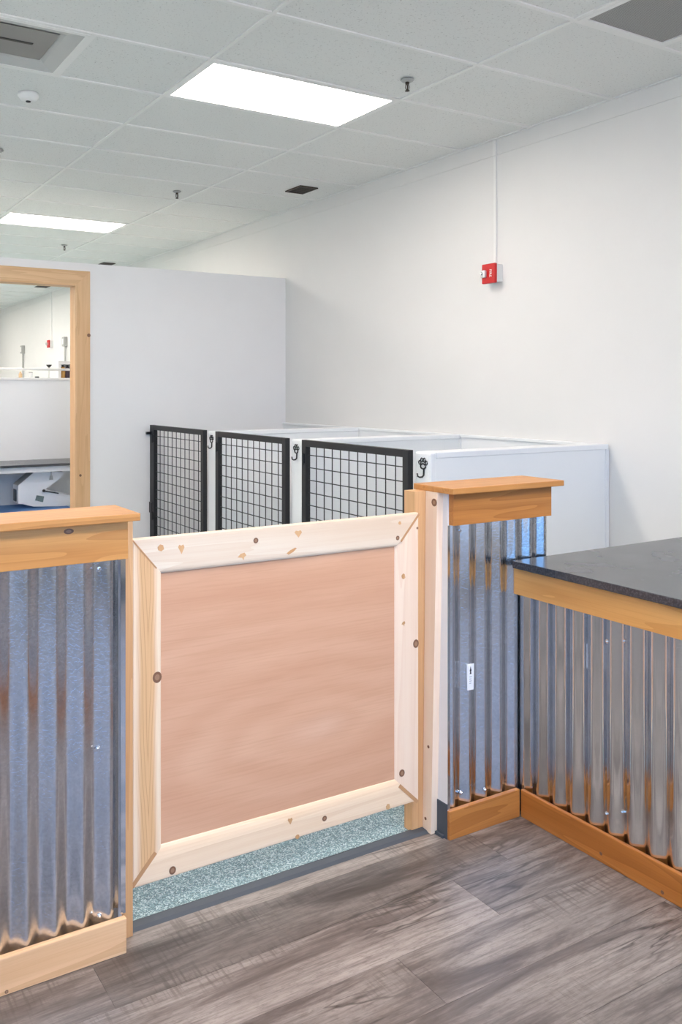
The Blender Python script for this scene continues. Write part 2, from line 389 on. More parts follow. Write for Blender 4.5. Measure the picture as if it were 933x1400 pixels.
# ceiling: T-bar grid with lay-in tiles two feet by four
TB = 0.035
xcols = [GX - 4*i for i in range(0, 7)][::-1] + [XR]
yrows = [GY + 2*j for j in range(-9, 25)]
bm = new_bm(); box(bm, XL, XR, YB, YF, ZC+0.3, ZC+0.5)
for x in xcols[:-1]: box(bm, x-TB, x+TB, YB, YF, ZC-0.004, ZC+0.03)
for y in yrows: box(bm, XL, XR, y-TB, y+TB, ZC-0.003, ZC+0.029)
box(bm, XR-0.08, XR, YB, YF, ZC-0.004, ZC+0.03)
ceil = struct('ceiling', bm, M['metalgrid'], 'suspended ceiling of white speckled tiles in a white grid')
lights, vents = [], []
for i in (-1, -3, -5):
    for j in (-7, 0, 7, 14, 21): lights.append((i, j))
lights += [(-2, -8), (-2, -5), (-3, 5), (-4, 5), (-2, 12), (-1, 17), (-2, 17)]  # unseen extra panels added to brighten the gate and the room beyond the doorway
def covered(ix, j):               # tile positions that hold a light
    return (ix, j) in [(l[0], l[1]) for l in lights]
tile_mesh = {}
def place_tile(x0, x1, y0, y1):
    key = (round(x1-x0, 3), round(y1-y0, 3))
    if key not in tile_mesh:
        b = new_bm(); w, d = x1-x0, y1-y0
        box(b, -w/2+0.028, w/2-0.028, -d/2+0.028, d/2-0.028, 0.018, 0.06)
        o = obj('ceiling_tile', b, M['tile'], ceil, origin=(0, 0, 0)); tile_mesh[key] = o.data
    else:
        o = bpy.data.objects.new('ceiling_tile', tile_mesh[key]); COL.objects.link(o); o.parent = ceil
    o.location = Vector(((x0+x1)/2, (y0+y1)/2, ZC)) * FT
for ci in range(len(xcols)-1):
    x0, x1 = xcols[ci], xcols[ci+1]; ix = ci - 6          # column index relative to GX (left edge at GX + 4*ix)
    if x1 - x0 < 0.5: continue
    for j in range(-9, 24):
        y0 = GY + 2*j; y1 = y0 + 2
        if covered(ix, j): continue
        if (ix, j) == (-2, 0): place_tile(x0+2, x1, y0, y1); continue      # half tile beside the supply diffuser
        if (ix, j) == (0, -3): place_tile(x0+2, x1, y0, y1); continue      # half tile beside the return grille
        place_tile(x0, x1, y0, y1)
bm = new_bm()                                                             # beyond the counted tiles, plain infill
box(bm, XL, xcols[0]-TB, YB, YF, ZC+0.012, ZC+0.06); box(bm, xcols[0], XR, YB, GY-18, ZC+0.012, ZC+0.06); box(bm, xcols[0], XR, GY+48, YF, ZC+0.012, ZC+0.06)
tag(obj('ceiling_infill', bm, M['tile'], ceil), kind='stuff')
bm = new_bm(); box(bm, 4.326-TB, 4.326+TB, GY, GY+2, ZC-0.004, ZC+0.03); box(bm, GX+2-TB, GX+2+TB, GY-6, GY-4, ZC-0.004, ZC+0.03)
obj('cross_tee', bm, M['metalgrid'], ceil)
# slim band where the wall meets the ceiling
tr = struct('trim_1', box(new_bm(), XR-0.02, XR, YB, YF, ZC-0.34, ZC-0.004), M['wall'], 'thin white band under the ceiling on the right wall')

# ------------------------------------------------------------------ ceiling fixtures
led_label = {(-1, 0): 'bright white rectangular ceiling light panel nearest the camera', (-1, 7): 'bright ceiling light panel farther back above the grey wall'}
for (i, j) in lights:  # all but the two panels named above are unseen, added to light the room
    x0, y0 = GX + 4*i, GY + 2*j
    e = thing('ceiling_light', (x0+2, y0+1, ZC), led_label.get((i, j), ('unseen ceiling light panel added to light the lobby' if j < 0 else 'unseen ceiling light panel added past the left edge to light the room')), 'light', 'LED ceiling panels')
    bm = new_bm(); f = 0.11
    for a in ((x0+0.035, x0+f, y0+0.035, y0+1.965), (x0+4-f, x0+3.965, y0+0.035, y0+1.965), (x0+f, x0+4-f, y0+0.035, y0+f), (x0+f, x0+4-f, y0+2-f, y0+1.965)):
        box(bm, *a, ZC-0.004, ZC+0.1)
    obj('frame', bm, M['metalgrid'], e)
    bxo('diffuser', M['led'], e, x0+f, x0+4-f, y0+f, y0+2-f, ZC+0.005, ZC+0.03)
# supply diffuser (left) and perforated return (right)
e = thing('air_diffuser', (3.326, 13.613, ZC), 'grey square ceiling air diffuser with a slot at upper left', 'air vent')
bm = new_bm(); x0, y0 = 2.326, GY
for a in ((x0+0.035, x0+0.11, y0+0.035, y0+1.965), (x0+1.89, x0+1.965, y0+0.035, y0+1.965), (x0+0.11, x0+1.89, y0+0.035, y0+0.11), (x0+0.11, x0+1.89, y0+1.89, y0+1.965)): box(bm, *a, ZC-0.01, ZC+0.05)
obj('frame', bm, M['metalgrid'], e)
bm = new_bm(); rings_ = [(0.11, 0.0), (0.34, 0.05), (0.5, 0.16)]; prev = None
for ins, dz in rings_:
    q = [bm.verts.new((x0+a, y0+b, ZC+dz)) for a, b in ((ins, ins), (2-ins, ins), (2-ins, 2-ins), (ins, 2-ins))]
    if prev:
        for k in range(4): bm.faces.new((prev[k], prev[(k+1) % 4], q[(k+1) % 4], q[k]))
    prev = q
bm.faces.new(prev); obj('pan', bm, M['diffuser_light'], e)
bxo('plate', M['diffuser_grey'], e, x0+0.42, x0+1.58, y0+0.42, y0+1.58, ZC+0.06, ZC+0.075, 0.005)
bxo('slot', M['dark_grille'], e, x0+0.5, x0+1.3, y0+0.93, y0+0.99, ZC+0.05, ZC+0.06)
e = thing('air_return', (GX+1, GY-5, ZC), 'grey perforated square ceiling air return at upper right', 'air vent')
bm = new_bm(); x0, y0 = GX, GY-6
for a in ((x0+0.035, x0+0.13, y0+0.035, y0+1.965), (x0+1.87, x0+1.965, y0+0.035, y0+1.965), (x0+0.13, x0+1.87, y0+0.035, y0+0.13), (x0+0.13, x0+1.87, y0+1.87, y0+1.965)): box(bm, *a, ZC-0.012, ZC+0.05)
obj('frame', bm, M['metalgrid'], e)
bxo('perforated_plate', M['perf'], e, x0+0.13, x0+1.87, y0+0.13, y0+1.87, ZC+0.01, ZC+0.03)
# sprinkler heads
def sprinkler(loc, label):
    e = thing('sprinkler_head', loc, label, 'sprinkler', 'sprinkler heads')
    x, y, z = loc
    obj('escutcheon', lathe(new_bm(), [(0.03, 0.02), (0.115, 0.0), (0.12, -0.012), (0.09, -0.035), (0.04, -0.045)], loc), M['greyplastic'], e, True)
    bm = new_bm(); lathe(bm, [(0.036, -0.04), (0.036, -0.075), (0.026, -0.085)], loc, seg=12)
    for s in (-1, 1): tube(bm, [(x+s*0.028, y, z-0.08), (x+s*0.04, y, z-0.12), (x+s*0.034, y, z-0.165), (x+s*0.008, y, z-0.19)], 0.008, 6)
    tube(bm, [(x, y, z-0.08), (x+0.006, y, z-0.13), (x, y, z-0.185)], 0.012, 6)
    obj('frame', bm, M['bronze'], e)
    obj('deflector', lathe(new_bm(), [(0.012, -0.185), (0.044, -0.195), (0.044, -0.2), (0.01, -0.21)], loc, seg=14), M['bronze'], e)
sprinkler((9.75, 11.72, ZC), 'bronze sprinkler head just right of the nearest ceiling light panel')
sprinkler((9.74, 21.51, ZC), 'bronze sprinkler head in the middle of the ceiling, second from the camera')
sprinkler((9.68, 31.72, ZC), 'small sprinkler head beyond the farther ceiling light panel')
sprinkler((4.50, 19.84, ZC), 'sprinkler head cut off by the left edge of the picture')
e = thing('smoke_detector', (4.13, 15.77, ZC), 'round white smoke detector on the ceiling at upper left', 'smoke detector')
obj('body', lathe(new_bm(), [(0.19, 0.012), (0.19, -0.04), (0.15, -0.10), (0.09, -0.13)], (4.13, 15.77, ZC), seg=28), M['trimwhite'], e, True)
obj('sensor', lathe(new_bm(), [(0.05, -0.125), (0.045, -0.145), (0.02, -0.15)], (4.13, 15.77, ZC), seg=14), M['blackgloss'], e)
def grille(x0, x1, y0, y1, label):
    e = thing('ceiling_grille', ((x0+x1)/2, (y0+y1)/2, ZC), label, 'ceiling grille', 'small dark ceiling grilles')
    bm = new_bm()
    for a in ((x0, x0+0.04, y0, y1), (x1-0.04, x1, y0, y1), (x0+0.04, x1-0.04, y0, y0+0.04), (x0+0.04, x1-0.04, y1-0.04, y1)): box(bm, *a, ZC-0.02, ZC+0.012)
    obj('frame', bm, M['bronze'], e)
    bxo('backing', M['dark_grille'], e, x0+0.04, x1-0.04, y0+0.04, y1-0.04, ZC+0.004, ZC+0.012)
    n = 6
    for k in range(n):
        yy = y0 + 0.06 + (y1-y0-0.12) * (k+0.5) / n
        bxo('slat', M['dark_grille'], e, x0+0.04, x1-0.04, yy-0.02, yy+0.02, ZC-0.014, ZC+0.002)
grille(12.35, 12.93, 19.28, 20.05, 'small dark square ceiling grille above the kennels')
grille(12.5, 13.05, 35.3, 36.0, 'small dark ceiling grille just over the top of the grey wall')
grille(12.3, 12.95, 44.9, 45.7, 'small dark ceiling grille seen through the doorway')

# ------------------------------------------------------------------ measured photo points -> places on known planes (feet)
_c, _s = math.cos(YAW), math.sin(YAW)
def ray(u, v):
    r = (u - 349.02) / 1163.25
    return Vector((r*_c + _s, -r*_s + _c, -(v - 530.39) / 1163.25))
def onY(u, v, Y): d = ray(u, v); p = d * (Y / d.y); return (p.x, p.y, p.z + EYE)
def onX(u, v, X): d = ray(u, v); p = d * (X / d.x); return (p.x, p.y, p.z + EYE)
def onZ(u, v, Z): d = ray(u, v); p = d * ((Z - EYE) / d.z); return (p.x, p.y, p.z + EYE)

# ------------------------------------------------------------------ corrugated sheets
PITCH = 0.2222
def corr(a, valley, amp):
    """distance of the sheet behind its crest plane at position a (valley at a = valley)"""
    s = math.cos(2*math.pi*(a - valley) / PITCH)
    return amp * (0.5 + 0.5 * math.asin(0.86 * s) / math.asin(0.86))
def sheet(name, mat, parent, axis, a0, a1, crest, sign, valley, z0, z1, amp=0.046, ragged=0.0):
    """axis 'x': runs along X, crest at Y = crest, valleys towards +Y; axis 'y': runs along Y, crest at X = crest"""
    n = int((a1-a0) / PITCH * 22); bm = new_bm(); cols = []; th = 0.004
    for i in range(n+1):
        a = a0 + (a1-a0) * i / n; d = corr(a, valley, amp)
        zb = z0 + ragged * math.sin(a*9.0)
        P = (lambda dd, z: (a, crest + dd, z)) if axis == 'x' else (lambda dd, z: (crest + dd, a, z))
        cols.append([P(d, zb), P(d, z1), P(d+th, zb), P(d+th, z1)])
    def strip(ia, ib, smooth):                     # each strip has its own vertices so the rims do not tilt the shading
        vs_ = [(bm.verts.new(c[ia]), bm.verts.new(c[ib])) for c in cols]
        for A, B in zip(vs_, vs_[1:]): bm.faces.new((A[0], B[0], B[1], A[1])).smooth = smooth
    strip(0, 1, True); strip(3, 2, True); strip(2, 0, False); strip(1, 3, False)
    for A in (cols[0], cols[-1]): bm.faces.new([bm.verts.new(A[q]) for q in (0, 1, 3, 2)])
    o = obj(name, bm, mat, parent)
    return o
def screw(parent, p, axis, mat=None):
    prof = [(0.022, 0.0), (0.022, -0.004), (0.012, -0.005), (0.012, -0.016), (0.008, -0.02)]
    return obj('screw', lathe(new_bm(), prof, p, axis, 8), M['steel'], parent)

# ------------------------------------------------------------------ half wall, left of the gate
CZ0, CZ1 = 3.503, 3.563
hw = thing('half_wall', (0, 6.72, 0), 'corrugated metal half wall with cedar cap left of the gate', 'half wall')
HX0, HX1 = -3.2, 2.50
bxo('drywall_core', M['drywall'], hw, HX0, HX1, 6.618, 6.88, 0, CZ0)
v0 = onY(55.2, 1277, 6.56)[0]
sheet('corrugated_sheet', M['galv'], hw, 'x', HX0, HX1-0.045, 6.54, 1, v0, 0.02, 3.45)
bm = new_bm(); box(bm, HX1-0.042, HX1, 6.53, 6.535, 0.30, 3.188); box(bm, HX1-0.004, HX1, 6.535, 6.617, 0.30, 3.188); obj('edge_trim', bm, M['galv_smooth'], hw)
bxo('apron_board', M['cedar_x'], hw, HX0, 2.492, 6.45, 6.537, 3.190, CZ0, 0.004)
bxo('cap_board', M['cedar_cap'], hw, HX0, 2.562, 6.36, 6.93, CZ0, CZ1, 0.006)
bxo('baseboard', M['base_x'], hw, HX0, 2.492, 6.482, 6.535, 0, 0.285, 0.008)
bxo('jamb_post', M['jamb_z'], hw, 2.50, 2.615, 6.66, 6.90, 0.0, CZ0-0.001, 0.004)
for u, v in ((135, 1025), (137, 779), (137, 1254)):
    p = onY(u, v, 6.552); screw(hw, (p[0], 6.54 + corr(p[0], v0  , 0.046), p[2]), 'y')
def knot(parent, u, v, Y, r, squash=1.0):
    x, y, z = onY(u, v, Y)
    bm = new_bm(); lathe(bm, [(r, 0.004), (r, -0.001), (r*0.9, -0.0016)], (0, 0, 0), 'y', 14)
    for w in bm.verts: w.co = Vector((x + w.co.x, y + w.co.y, z + w.co.z * squash))
    k = obj('knot', bm, M['knot'], parent)
    bm = new_bm(); lathe(bm, [(r*0.55, 0.002), (r*0.55, -0.002), (r*0.4, -0.0024)], (0, 0, 0), 'y', 12)
    for w in bm.verts: w.co = Vector((x + w.co.x, y + w.co.y, z + w.co.z * squash))
    obj('knot_core', bm, M['knotcore'], k)
knot(hw, 94, 726.5, 6.45, 0.04, 0.55)
knot(hw, 9, 1356, 6.482, 0.014)

# ------------------------------------------------------------------ half wall, right of the gate
RX0, RX1 = 5.942, 7.40
rw = thing('half_wall', (6.67, 6.72, 0), 'short corrugated half wall with cedar cap between gate and counter', 'half wall')
bxo('drywall_core', M['drywall'], rw, RX0, RX1, 6.618, 6.88, 0, CZ0)
v1 = onY(652, 1084, 6.56)[0]
sheet('corrugated_sheet', M['galv'], rw, 'x', RX0+0.02, RX1+0.02, 6.54, 1, v1, 0.02, 3.45)
bm = new_bm(); box(bm, RX0, RX0+0.03, 6.512, 6.516, 0.30, 3.172); obj('edge_trim', bm, M['galv_smooth'], rw)
bxo('end_board', M['drywall'], rw, RX0, RX0+0.018, 6.516, 6.617, 0.0, CZ0-0.002)
bxo('apron_board', M['cedar_dark_x'], rw, 5.961, 7.375, 6.45, 6.537, 3.175, CZ0, 0.004)
bxo('cap_board', M['cedar_cap'], rw, 5.868, 7.47, 6.36, 6.955, CZ0, CZ1, 0.006)
bxo('baseboard', M['cedar_dark_x'], rw, 5.94, 6.928, 6.482, 6.535, 0, 0.29, 0.006)
# jamb a little out of plumb, with a stop strip the gate closes against
bm = new_bm()
vv = [bm.verts.new(p) for p in ((5.86, 6.672, 0), (5.942, 6.672, 0), (5.942, 6.80, 0), (5.86, 6.80, 0), (5.86, 6.578, CZ0-0.001), (5.942, 6.578, CZ0-0.001), (5.942, 6.75, CZ0-0.001), (5.86, 6.75, CZ0-0.001))]
for f in ((0,3,2,1),(4,5,6,7),(0,1,5,4),(1,2,6,5),(2,3,7,6),(3,0,4,7)): bm.faces.new([vv[i] for i in f])
jb = obj('jamb_post', bm, M['fir_pale_z'], rw)
bm = new_bm()
vv = [bm.verts.new(p) for p in ((5.717, 6.802, 0), (5.942, 6.802, 0), (5.942, 6.92, 0), (5.717, 6.92, 0), (5.717, 6.756, CZ0-0.001), (5.942, 6.756, CZ0-0.001), (5.942, 6.92, CZ0-0.001), (5.717, 6.92, CZ0-0.001))]
for f in ((0,3,2,1),(4,5,6,7),(0,1,5,4),(1,2,6,5),(2,3,7,6),(3,0,4,7)): bm.faces.new([vv[i] for i in f])
obj('stop_strip', bm, M['jamb_z'], rw)
p = onX(594, 687, 5.859)
k = obj('knot', lathe(new_bm(), [(0.04, 0.003), (0.04, -0.001), (0.034, -0.002)], p, 'x', 14), M['knot'], rw)
obj('knot_core', lathe(new_bm(), [(0.02, 0.0), (0.02, -0.0025), (0.015, -0.003)], p, 'x', 12), M['knotcore'], k)
for u, v in ((586, 1021), (582, 1119)):
    p = onX(u, v, 5.859); obj('knot', lathe(new_bm(), [(0.016, 0.003), (0.016, -0.001), (0.012, -0.002)], p, 'x', 10), M['knot'], rw)
bm = new_bm(); prism(bm, [(6.516, 0), (6.662, 0), (6.662, 0.35), (6.516, 0.35)], 'x', 5.932, 5.942)
prism(bm, [(6.55, 0), (6.662, 0), (6.662, 0.03), (6.55, 0.03)], 'x', 5.905, 5.932); obj('rubber_base', bm, M['rubber'], rw)
for u, v in ((632, 726), (633, 1085), (662, 1079)): p = onY(u, v, 6.552); screw(rw, (p[0], 6.54 + corr(p[0], v1  , 0.046), p[2]), 'y')
# small white product sticker with a dark mark
sx0, _, sz1 = onY(631.5, 910, 6.548); sx1, _, sz0 = onY(641, 943, 6.548)
_m = (sx0+sx1)/2; _k = v1 + PITCH/2 + PITCH * round((_m - v1 - PITCH/2) / PITCH); sx0 += _k-_m; sx1 += _k-_m
st = obj('sticker', prism(new_bm(), [(sx0, sz1), (sx1, sz1), (sx1-0.006, sz0), (sx0+0.008, sz0)], 'y', 6.532, 6.541), M['sticker'], rw)
mx = (sx0+sx1)/2
bm = new_bm(); prism(bm, [(mx-0.014, sz1-0.07), (mx, sz1-0.02), (mx+0.014, sz1-0.07), (mx+0.006, sz1-0.07), (mx+0.012, sz1-0.10), (mx-0.012, sz1-0.10), (mx-0.006, sz1-0.07)], 'y', 6.5305, 6.5325); obj('printed_mark', bm, M['ink'], st)
bm = new_bm()
for k_ in range(4): box(bm, mx-0.016, mx+0.016-0.006*(k_ % 2), 6.5305, 6.5325, sz1-0.125-k_*0.022-0.006, sz1-0.125-k_*0.022)
obj('printed_lines', bm, M['inkgrey'], st)

# transition strip on the floor under the gate
ts = obj('transition_strip', prism(new_bm(), [(6.70, 0.0), (6.735, 0.018), (6.80, 0.022), (6.825, 0.018), (6.835, 0.0)], 'x', 2.618, 5.855), M['rubber'], None)
tag(ts, 'dark grey rubber threshold strip on the floor under the gate', 'floor strip')

# ------------------------------------------------------------------ the gate
GF, GB = 6.690, 6.748
gx0, gx1, gz0, gz1 = 2.624, 5.716, 0.372, 3.296
ix0, ix1, iz0, iz1 = 2.892, 5.423, 0.655, 2.980
gate = thing('swing_gate', ((gx0+gx1)/2, 6.72, 0.372), 'pale wood framed gate with pinkish plywood panel between the half walls', 'gate')
PROF = [(0.0, 0.012), (0.03, 0.004), (0.10, 0.002), (0.35, 0.0015), (0.62, 0.0), (0.72, 0.002), (0.82, 0.007), (0.91, 0.015), (0.97, 0.024), (1.0, 0.034)]
PROF_SLIM = [(0.0, 0.012), (0.03, 0.003), (0.10, 0.001), (0.5, 0.0), (0.86, 0.0), (0.92, 0.003), (0.97, 0.011), (1.0, 0.034)]
def member(name, mat, A0, A1, B0, B1, PROF=PROF):
    """board with a moulded face; A0-A1 outer edge, B0-B1 inner edge as (x, z); mitred ends"""
    bm = new_bm(); F = []
    for w, d in PROF:
        F.append([bm.verts.new((a[0] + (b[0]-a[0])*w, GF + d, a[1] + (b[1]-a[1])*w)) for a, b in ((A0, B0), (A1, B1))])
    K = [[bm.verts.new((p[0], GB, p[1])) for p in (A0, A1)], [bm.verts.new((p[0], GB, p[1])) for p in (B0, B1)]]
    for P, Q in zip(F, F[1:]): bm.faces.new((P[0], P[1], Q[1], Q[0]))
    bm.faces.new((F[-1][0], F[-1][1], K[1][1], K[1][0])); bm.faces.new((K[1][0], K[1][1], K[0][1], K[0][0])); bm.faces.new((K[0][0], K[0][1], F[0][1], F[0][0]))
    for e in (0, 1): bm.faces.new([f[e] for f in F] + [K[1][e], K[0][e]])
    return obj(name, bm, mat, gate)
TLo, TRo, BLo, BRo = (gx0, gz1), (gx1, gz1), (gx0, gz0), (gx1, gz0)
TLi, TRi, BLi, BRi = (ix0, iz1), (ix1, iz1-0.005), (ix0, iz0+0.01), (ix1, iz0-0.01)
member('rail', M['fir_x'], TLo, TRo, TLi, TRi, PROF_SLIM)['label'] = 'cream top rail with boat shaped patches'
member('rail', M['fir_warm_x'], BLo, BRo, BLi, BRi)
M['flame'] = flame_stile((gx0-(gx0+gx1)/2)*FT, (ix0-(gx0+gx1)/2)*FT)
member('stile', M['flame'], TLo, BLo, TLi, BLi, PROF_SLIM)['label'] = 'tan stile with flame grain'
member('stile', M['fir_pale_z'], TRo, BRo, TRi, BRi)
pn = bxo('plywood_panel', M['ply'], gate, ix0-0.05, ix1+0.05, 6.722, 6.738, iz0-0.05, iz1+0.05)
def mitre(o_, i_, side, w1=0.83, width=0.03):
    o_, i_ = Vector(o_), Vector(i_); d = (i_ - o_).normalized(); nrm = Vector((-d.y, d.x)) * side
    bm = new_bm(); rows = []
    for w, dep in PROF:
        if w > w1: break
        dep = 0.0 if w > 0.02 else 0.006
        a = o_ + (i_-o_) * w; b = a + nrm * width
        rows.append([bm.verts.new((q.x, GF + dep - 0.0025 + e, q.y)) for q in (a, b) for e in (0, 0.003)])
    for P, Q in zip(rows, rows[1:]):
        bm.faces.new((P[0], P[2], Q[2], Q[0])); bm.faces.new((P[1], Q[1], Q[3], P[3])); bm.faces.new((P[0], Q[0], Q[1], P[1])); bm.faces.new((P[2], P[3], Q[3], Q[2]))
    for R in (rows[0], rows[-1]): bm.faces.new((R[0], R[1], R[3], R[2]))
    obj('mitre_filler', bm, M['filler'], gate)
mitre(TRo, TRi, 1, width=0.022); mitre(BRo, BRi, 1, width=0.036); mitre(BLo, BLi, 1, width=0.036)
mitre(TLo, TLi, -1, width=0.012)
def patch(u, v, w, h_, kind):
    x, y, z = onY(u, v, GF); w *= 0.0075/2; h_ *= 0.0075/2
    shapes = {'diamond': [(-1, .3), (-.2, 1), (.7, .7), (1, -.5), (.1, -1), (-.8, -.6)],
              'heart': [(-1, .5), (-.6, 1), (0, .75), (.6, 1), (1, .4), (.1, -1)],
              'boat': [(-1, -.5), (-.3, .3), (.7, 1), (1, .7), (.3, -.3), (-.6, -1)],
              'bird': [(-1, -.1), (-.3, .8), (.6, 1), (1, .2), (.5, -.2), (.4, -1), (0, -.3)]}
    obj('wood_patch', prism(new_bm(), [(x + a*w, z + b*h_) for a, b in shapes[kind]], 'y', GF-0.0012, GF+0.006), M['patch'], gate)
for a in ((220, 749, 8, 8, 'diamond'), (248, 751, 8, 11, 'heart'), (331, 761, 12, 9, 'bird'), (399, 753.5, 15, 8, 'boat'), (408, 730, 11, 9, 'heart'),
          (552, 788, 6, 8, 'diamond'), (552, 853, 6, 7, 'bird'), (397, 1123, 7, 8, 'heart'), (407, 1144, 6, 6, 'diamond'), (531, 1103, 7, 8, 'diamond'), (547, 715, 5, 5, 'diamond')): patch(*a)
for u, v, r, q in ((350, 739, 0.026, 1), (544, 735.5, 0.023, 1), (215, 926, 0.042, 1.15), (569, 880, 0.036, 1.2), (550, 1057, 0.033, 1.1), (236, 1190, 0.032, 1.1), (444, 1119, 0.026, 1.0), (571, 722, 0.012, 1.0)):
    knot(gate, u, v, GF+0.001, r, q)

# ------------------------------------------------------------------ reception counter
ct = thing('reception_counter', (8.5, 3.4, 0), 'reception counter with dark stone top over corrugated metal front', 'counter')
CY0, CY1, CXF = -0.5, 6.503, 6.985
bxo('core_wall', M['drywall'], ct, 7.062, 7.37, CY0, 6.545, 0, 2.645)
v2 = onX(775, 1100, 7.03)[1]
sheet('corrugated_sheet', M['galv_smooth'], ct, 'y', CY0, 6.556, CXF, 1, v2, 0.02, 2.60, 0.038)
tp = bxo('countertop', M['stone'], ct, 6.838, 10.9, CY0-0.1, CY1, 2.652, 2.732, 0.006)
bxo('apron_board', M['cedar_y'], ct, 6.905, 6.98, CY0, 6.545, 2.362, 2.646, 0.004)
bxo('baseboard', M['cedar_dark_y'], ct, 6.935, 6.982, CY0, 6.478, 0, 0.29, 0.008)
bxo('support_panel', M['drywall'], ct, 10.6, 10.8, CY0, 6.4, 0, 2.647)
for u, v in ((829.5, 877), (850, 877), (828, 1113), (848, 1111)): p = onX(u, v, CXF); screw(ct, (CXF + corr(p[1], v2, 0.038), p[1], p[2]), 'x')
for u, v in ((822, 1167), (906, 1220)):
    p = onX(u, v, 6.934); obj('knot', lathe(new_bm(), [(0.017, 0.003), (0.017, -0.001), (0.012, -0.002)], p, 'x', 10), M['knot'], ct)

# ------------------------------------------------------------------ kennels
KX, KZ = 9.42, 3.50
def hook(parent, X, y, z):
    """black paw shaped hook plate"""
    bm = new_bm(); Xh = X - 0.016
    ring = lambda cy, cz, ry, rz, n: [(Xh, cy + ry*math.cos(2*math.pi*k/n), cz + rz*math.sin(2*math.pi*k/n)) for k in range(n)]
    tube(bm, ring(y, z-0.135, 0.062, 0.042, 14), 0.013, 6, True)
    for dy, dz, ry, rz in ((-0.082, -0.075, 0.026, 0.034), (-0.032, -0.032, 0.026, 0.036), (0.032, -0.032, 0.026, 0.036), (0.082, -0.075, 0.026, 0.034)):
        tube(bm, ring(y+dy, z+dz, ry, rz, 8), 0.009, 5, True)
    tube(bm, [(Xh, y-0.02, z-0.17), (Xh-0.004, y-0.02, z-0.28), (Xh-0.02, y-0.005, z-0.31), (Xh-0.045, y+0.03, z-0.318), (Xh-0.06, y+0.065, z-0.30), (Xh-0.06, y+0.075, z-0.255)], 0.015, 6)
    o = obj('paw_hook', bm, M['black'], parent); o['label'] = 'black paw shaped leash hook'
    bxo('hook_plate', M['partition'], o, X-0.006, X, y-0.13, y+0.13, z-0.33, z+0.04)
parts = [(10.70, 11.10, 'nearest white kennel partition, its long side facing the counter'), (14.62, 15.02, 'middle white kennel partition between two black gates'), (18.50, 18.90, 'farthest white kennel partition near the grey wall')]
for y0, y1, lb in parts:
    e = thing('kennel_partition', ((KX+XR)/2, (y0+y1)/2, 0), lb, 'partition', 'white kennel partitions')
    bxo('panel', M['partition'], e, KX+0.1, XR-0.02, y0+0.02, y1-0.02, 0, KZ-0.1)
    bxo('cap', M['partition'], e, KX+0.1, XR-0.02, y0, y1, KZ-0.1, KZ, 0.015)
    bxo('end_post', M['partition'], e, KX-0.02, KX+0.1, y0, y1, 0, KZ, 0.03)
    bxo('wall_channel', M['partition'], e, XR-0.1, XR-0.02, y0-0.005, y0+0.02, 0, KZ-0.1)
    hook(e, KX-0.02, (y0+y1)/2 - 0.02, KZ-0.10)
for y0, y1, lb in ((11.1, 14.62, 'nearest'), (15.02, 18.5, 'middle'), (18.9, 22.4, 'farthest')):
    e = thing('kennel_back_panel', (XR-0.05, (y0+y1)/2, 0), 'white liner panel on the wall at the back of the %s kennel' % lb, 'panel', 'kennel back liners')
    bxo('panel', M['partition'], e, XR-0.08, XR-0.005, y0+0.01, y1-0.01, 0, KZ-0.06)
    bxo('cap', M['partition'], e, XR-0.12, XR-0.004, y0+0.01, y1-0.01, KZ-0.06, KZ, 0.01)
def kennel_gate(y0, y1, lb):
    """y0 near edge, y1 far edge; hangs on the front of the posts"""
    g = thing('kennel_gate', (9.36, (y0+y1)/2, 0.12), lb, 'kennel gate', 'black wire kennel gates')
    X0, X1, T, z0, z1 = 9.285, 9.395, 0.15, 0.12, 3.52
    bxo('stile', M['black'], g, X0, X1, y0, y0+T, z0, z1, 0.006); bxo('stile', M['black'], g, X0, X1, y1-T, y1, z0, z1, 0.006)
    bxo('rail', M['black'], g, X0, X1, y0+T, y1-T, z1-0.13, z1, 0.006); bxo('rail', M['black'], g, X0, X1, y0+T, y1-T, z0, z0+0.13, 0.006)
    bm = new_bm(); a, b = y0+T, y1-T; n = 11; w = 0.0105; xm = (X0+X1)/2 + 0.02
    for k in range(1, n): yy = a + (b-a)*k/n; tube(bm, [(xm, yy, z0+0.12), (xm, yy, z1-0.12)], w, 6)
    zz = z1 - 0.13 - 0.17
    while zz > z0 + 0.2: tube(bm, [(xm-0.015, a-0.01, zz), (xm-0.015, b+0.01, zz)], w, 6); zz -= 0.25
    obj('wire_mesh', bm, M['black'], g)
    for zh in (z1-0.36, 1.0):
        hg = bxo('hinge', M['blackgloss'], g, X0-0.022, X0, y1-0.125, y1-0.05, zh-0.11, zh+0.09, 0.008)
        obj('hinge_pin', lathe(new_bm(), [(0.012, zh-0.13), (0.012, zh+0.11)], (X0-0.025, y1-0.09, 0), 'z', 8), M['blackgloss'], hg)
    return g
kennel_gate(11.14, 14.44, 'nearest black wire kennel gate')
kennel_gate(15.06, 18.28, 'middle black wire kennel gate')
g3 = kennel_gate(18.94, 22.22, 'farthest black wire kennel gate, beside the grey wall')
post = bxo('hinge_post', M['black'], g3, 9.30, 9.42, 22.24, 22.395, 0.12, 3.52, 0.006)
bxo('bolt', M['blackgloss'], post, 9.16, 9.32, 22.28, 22.36, 3.26, 3.33); bxo('hinge', M['blackgloss'], post, 9.27, 9.30, 22.2, 22.38, 1.05, 1.35)

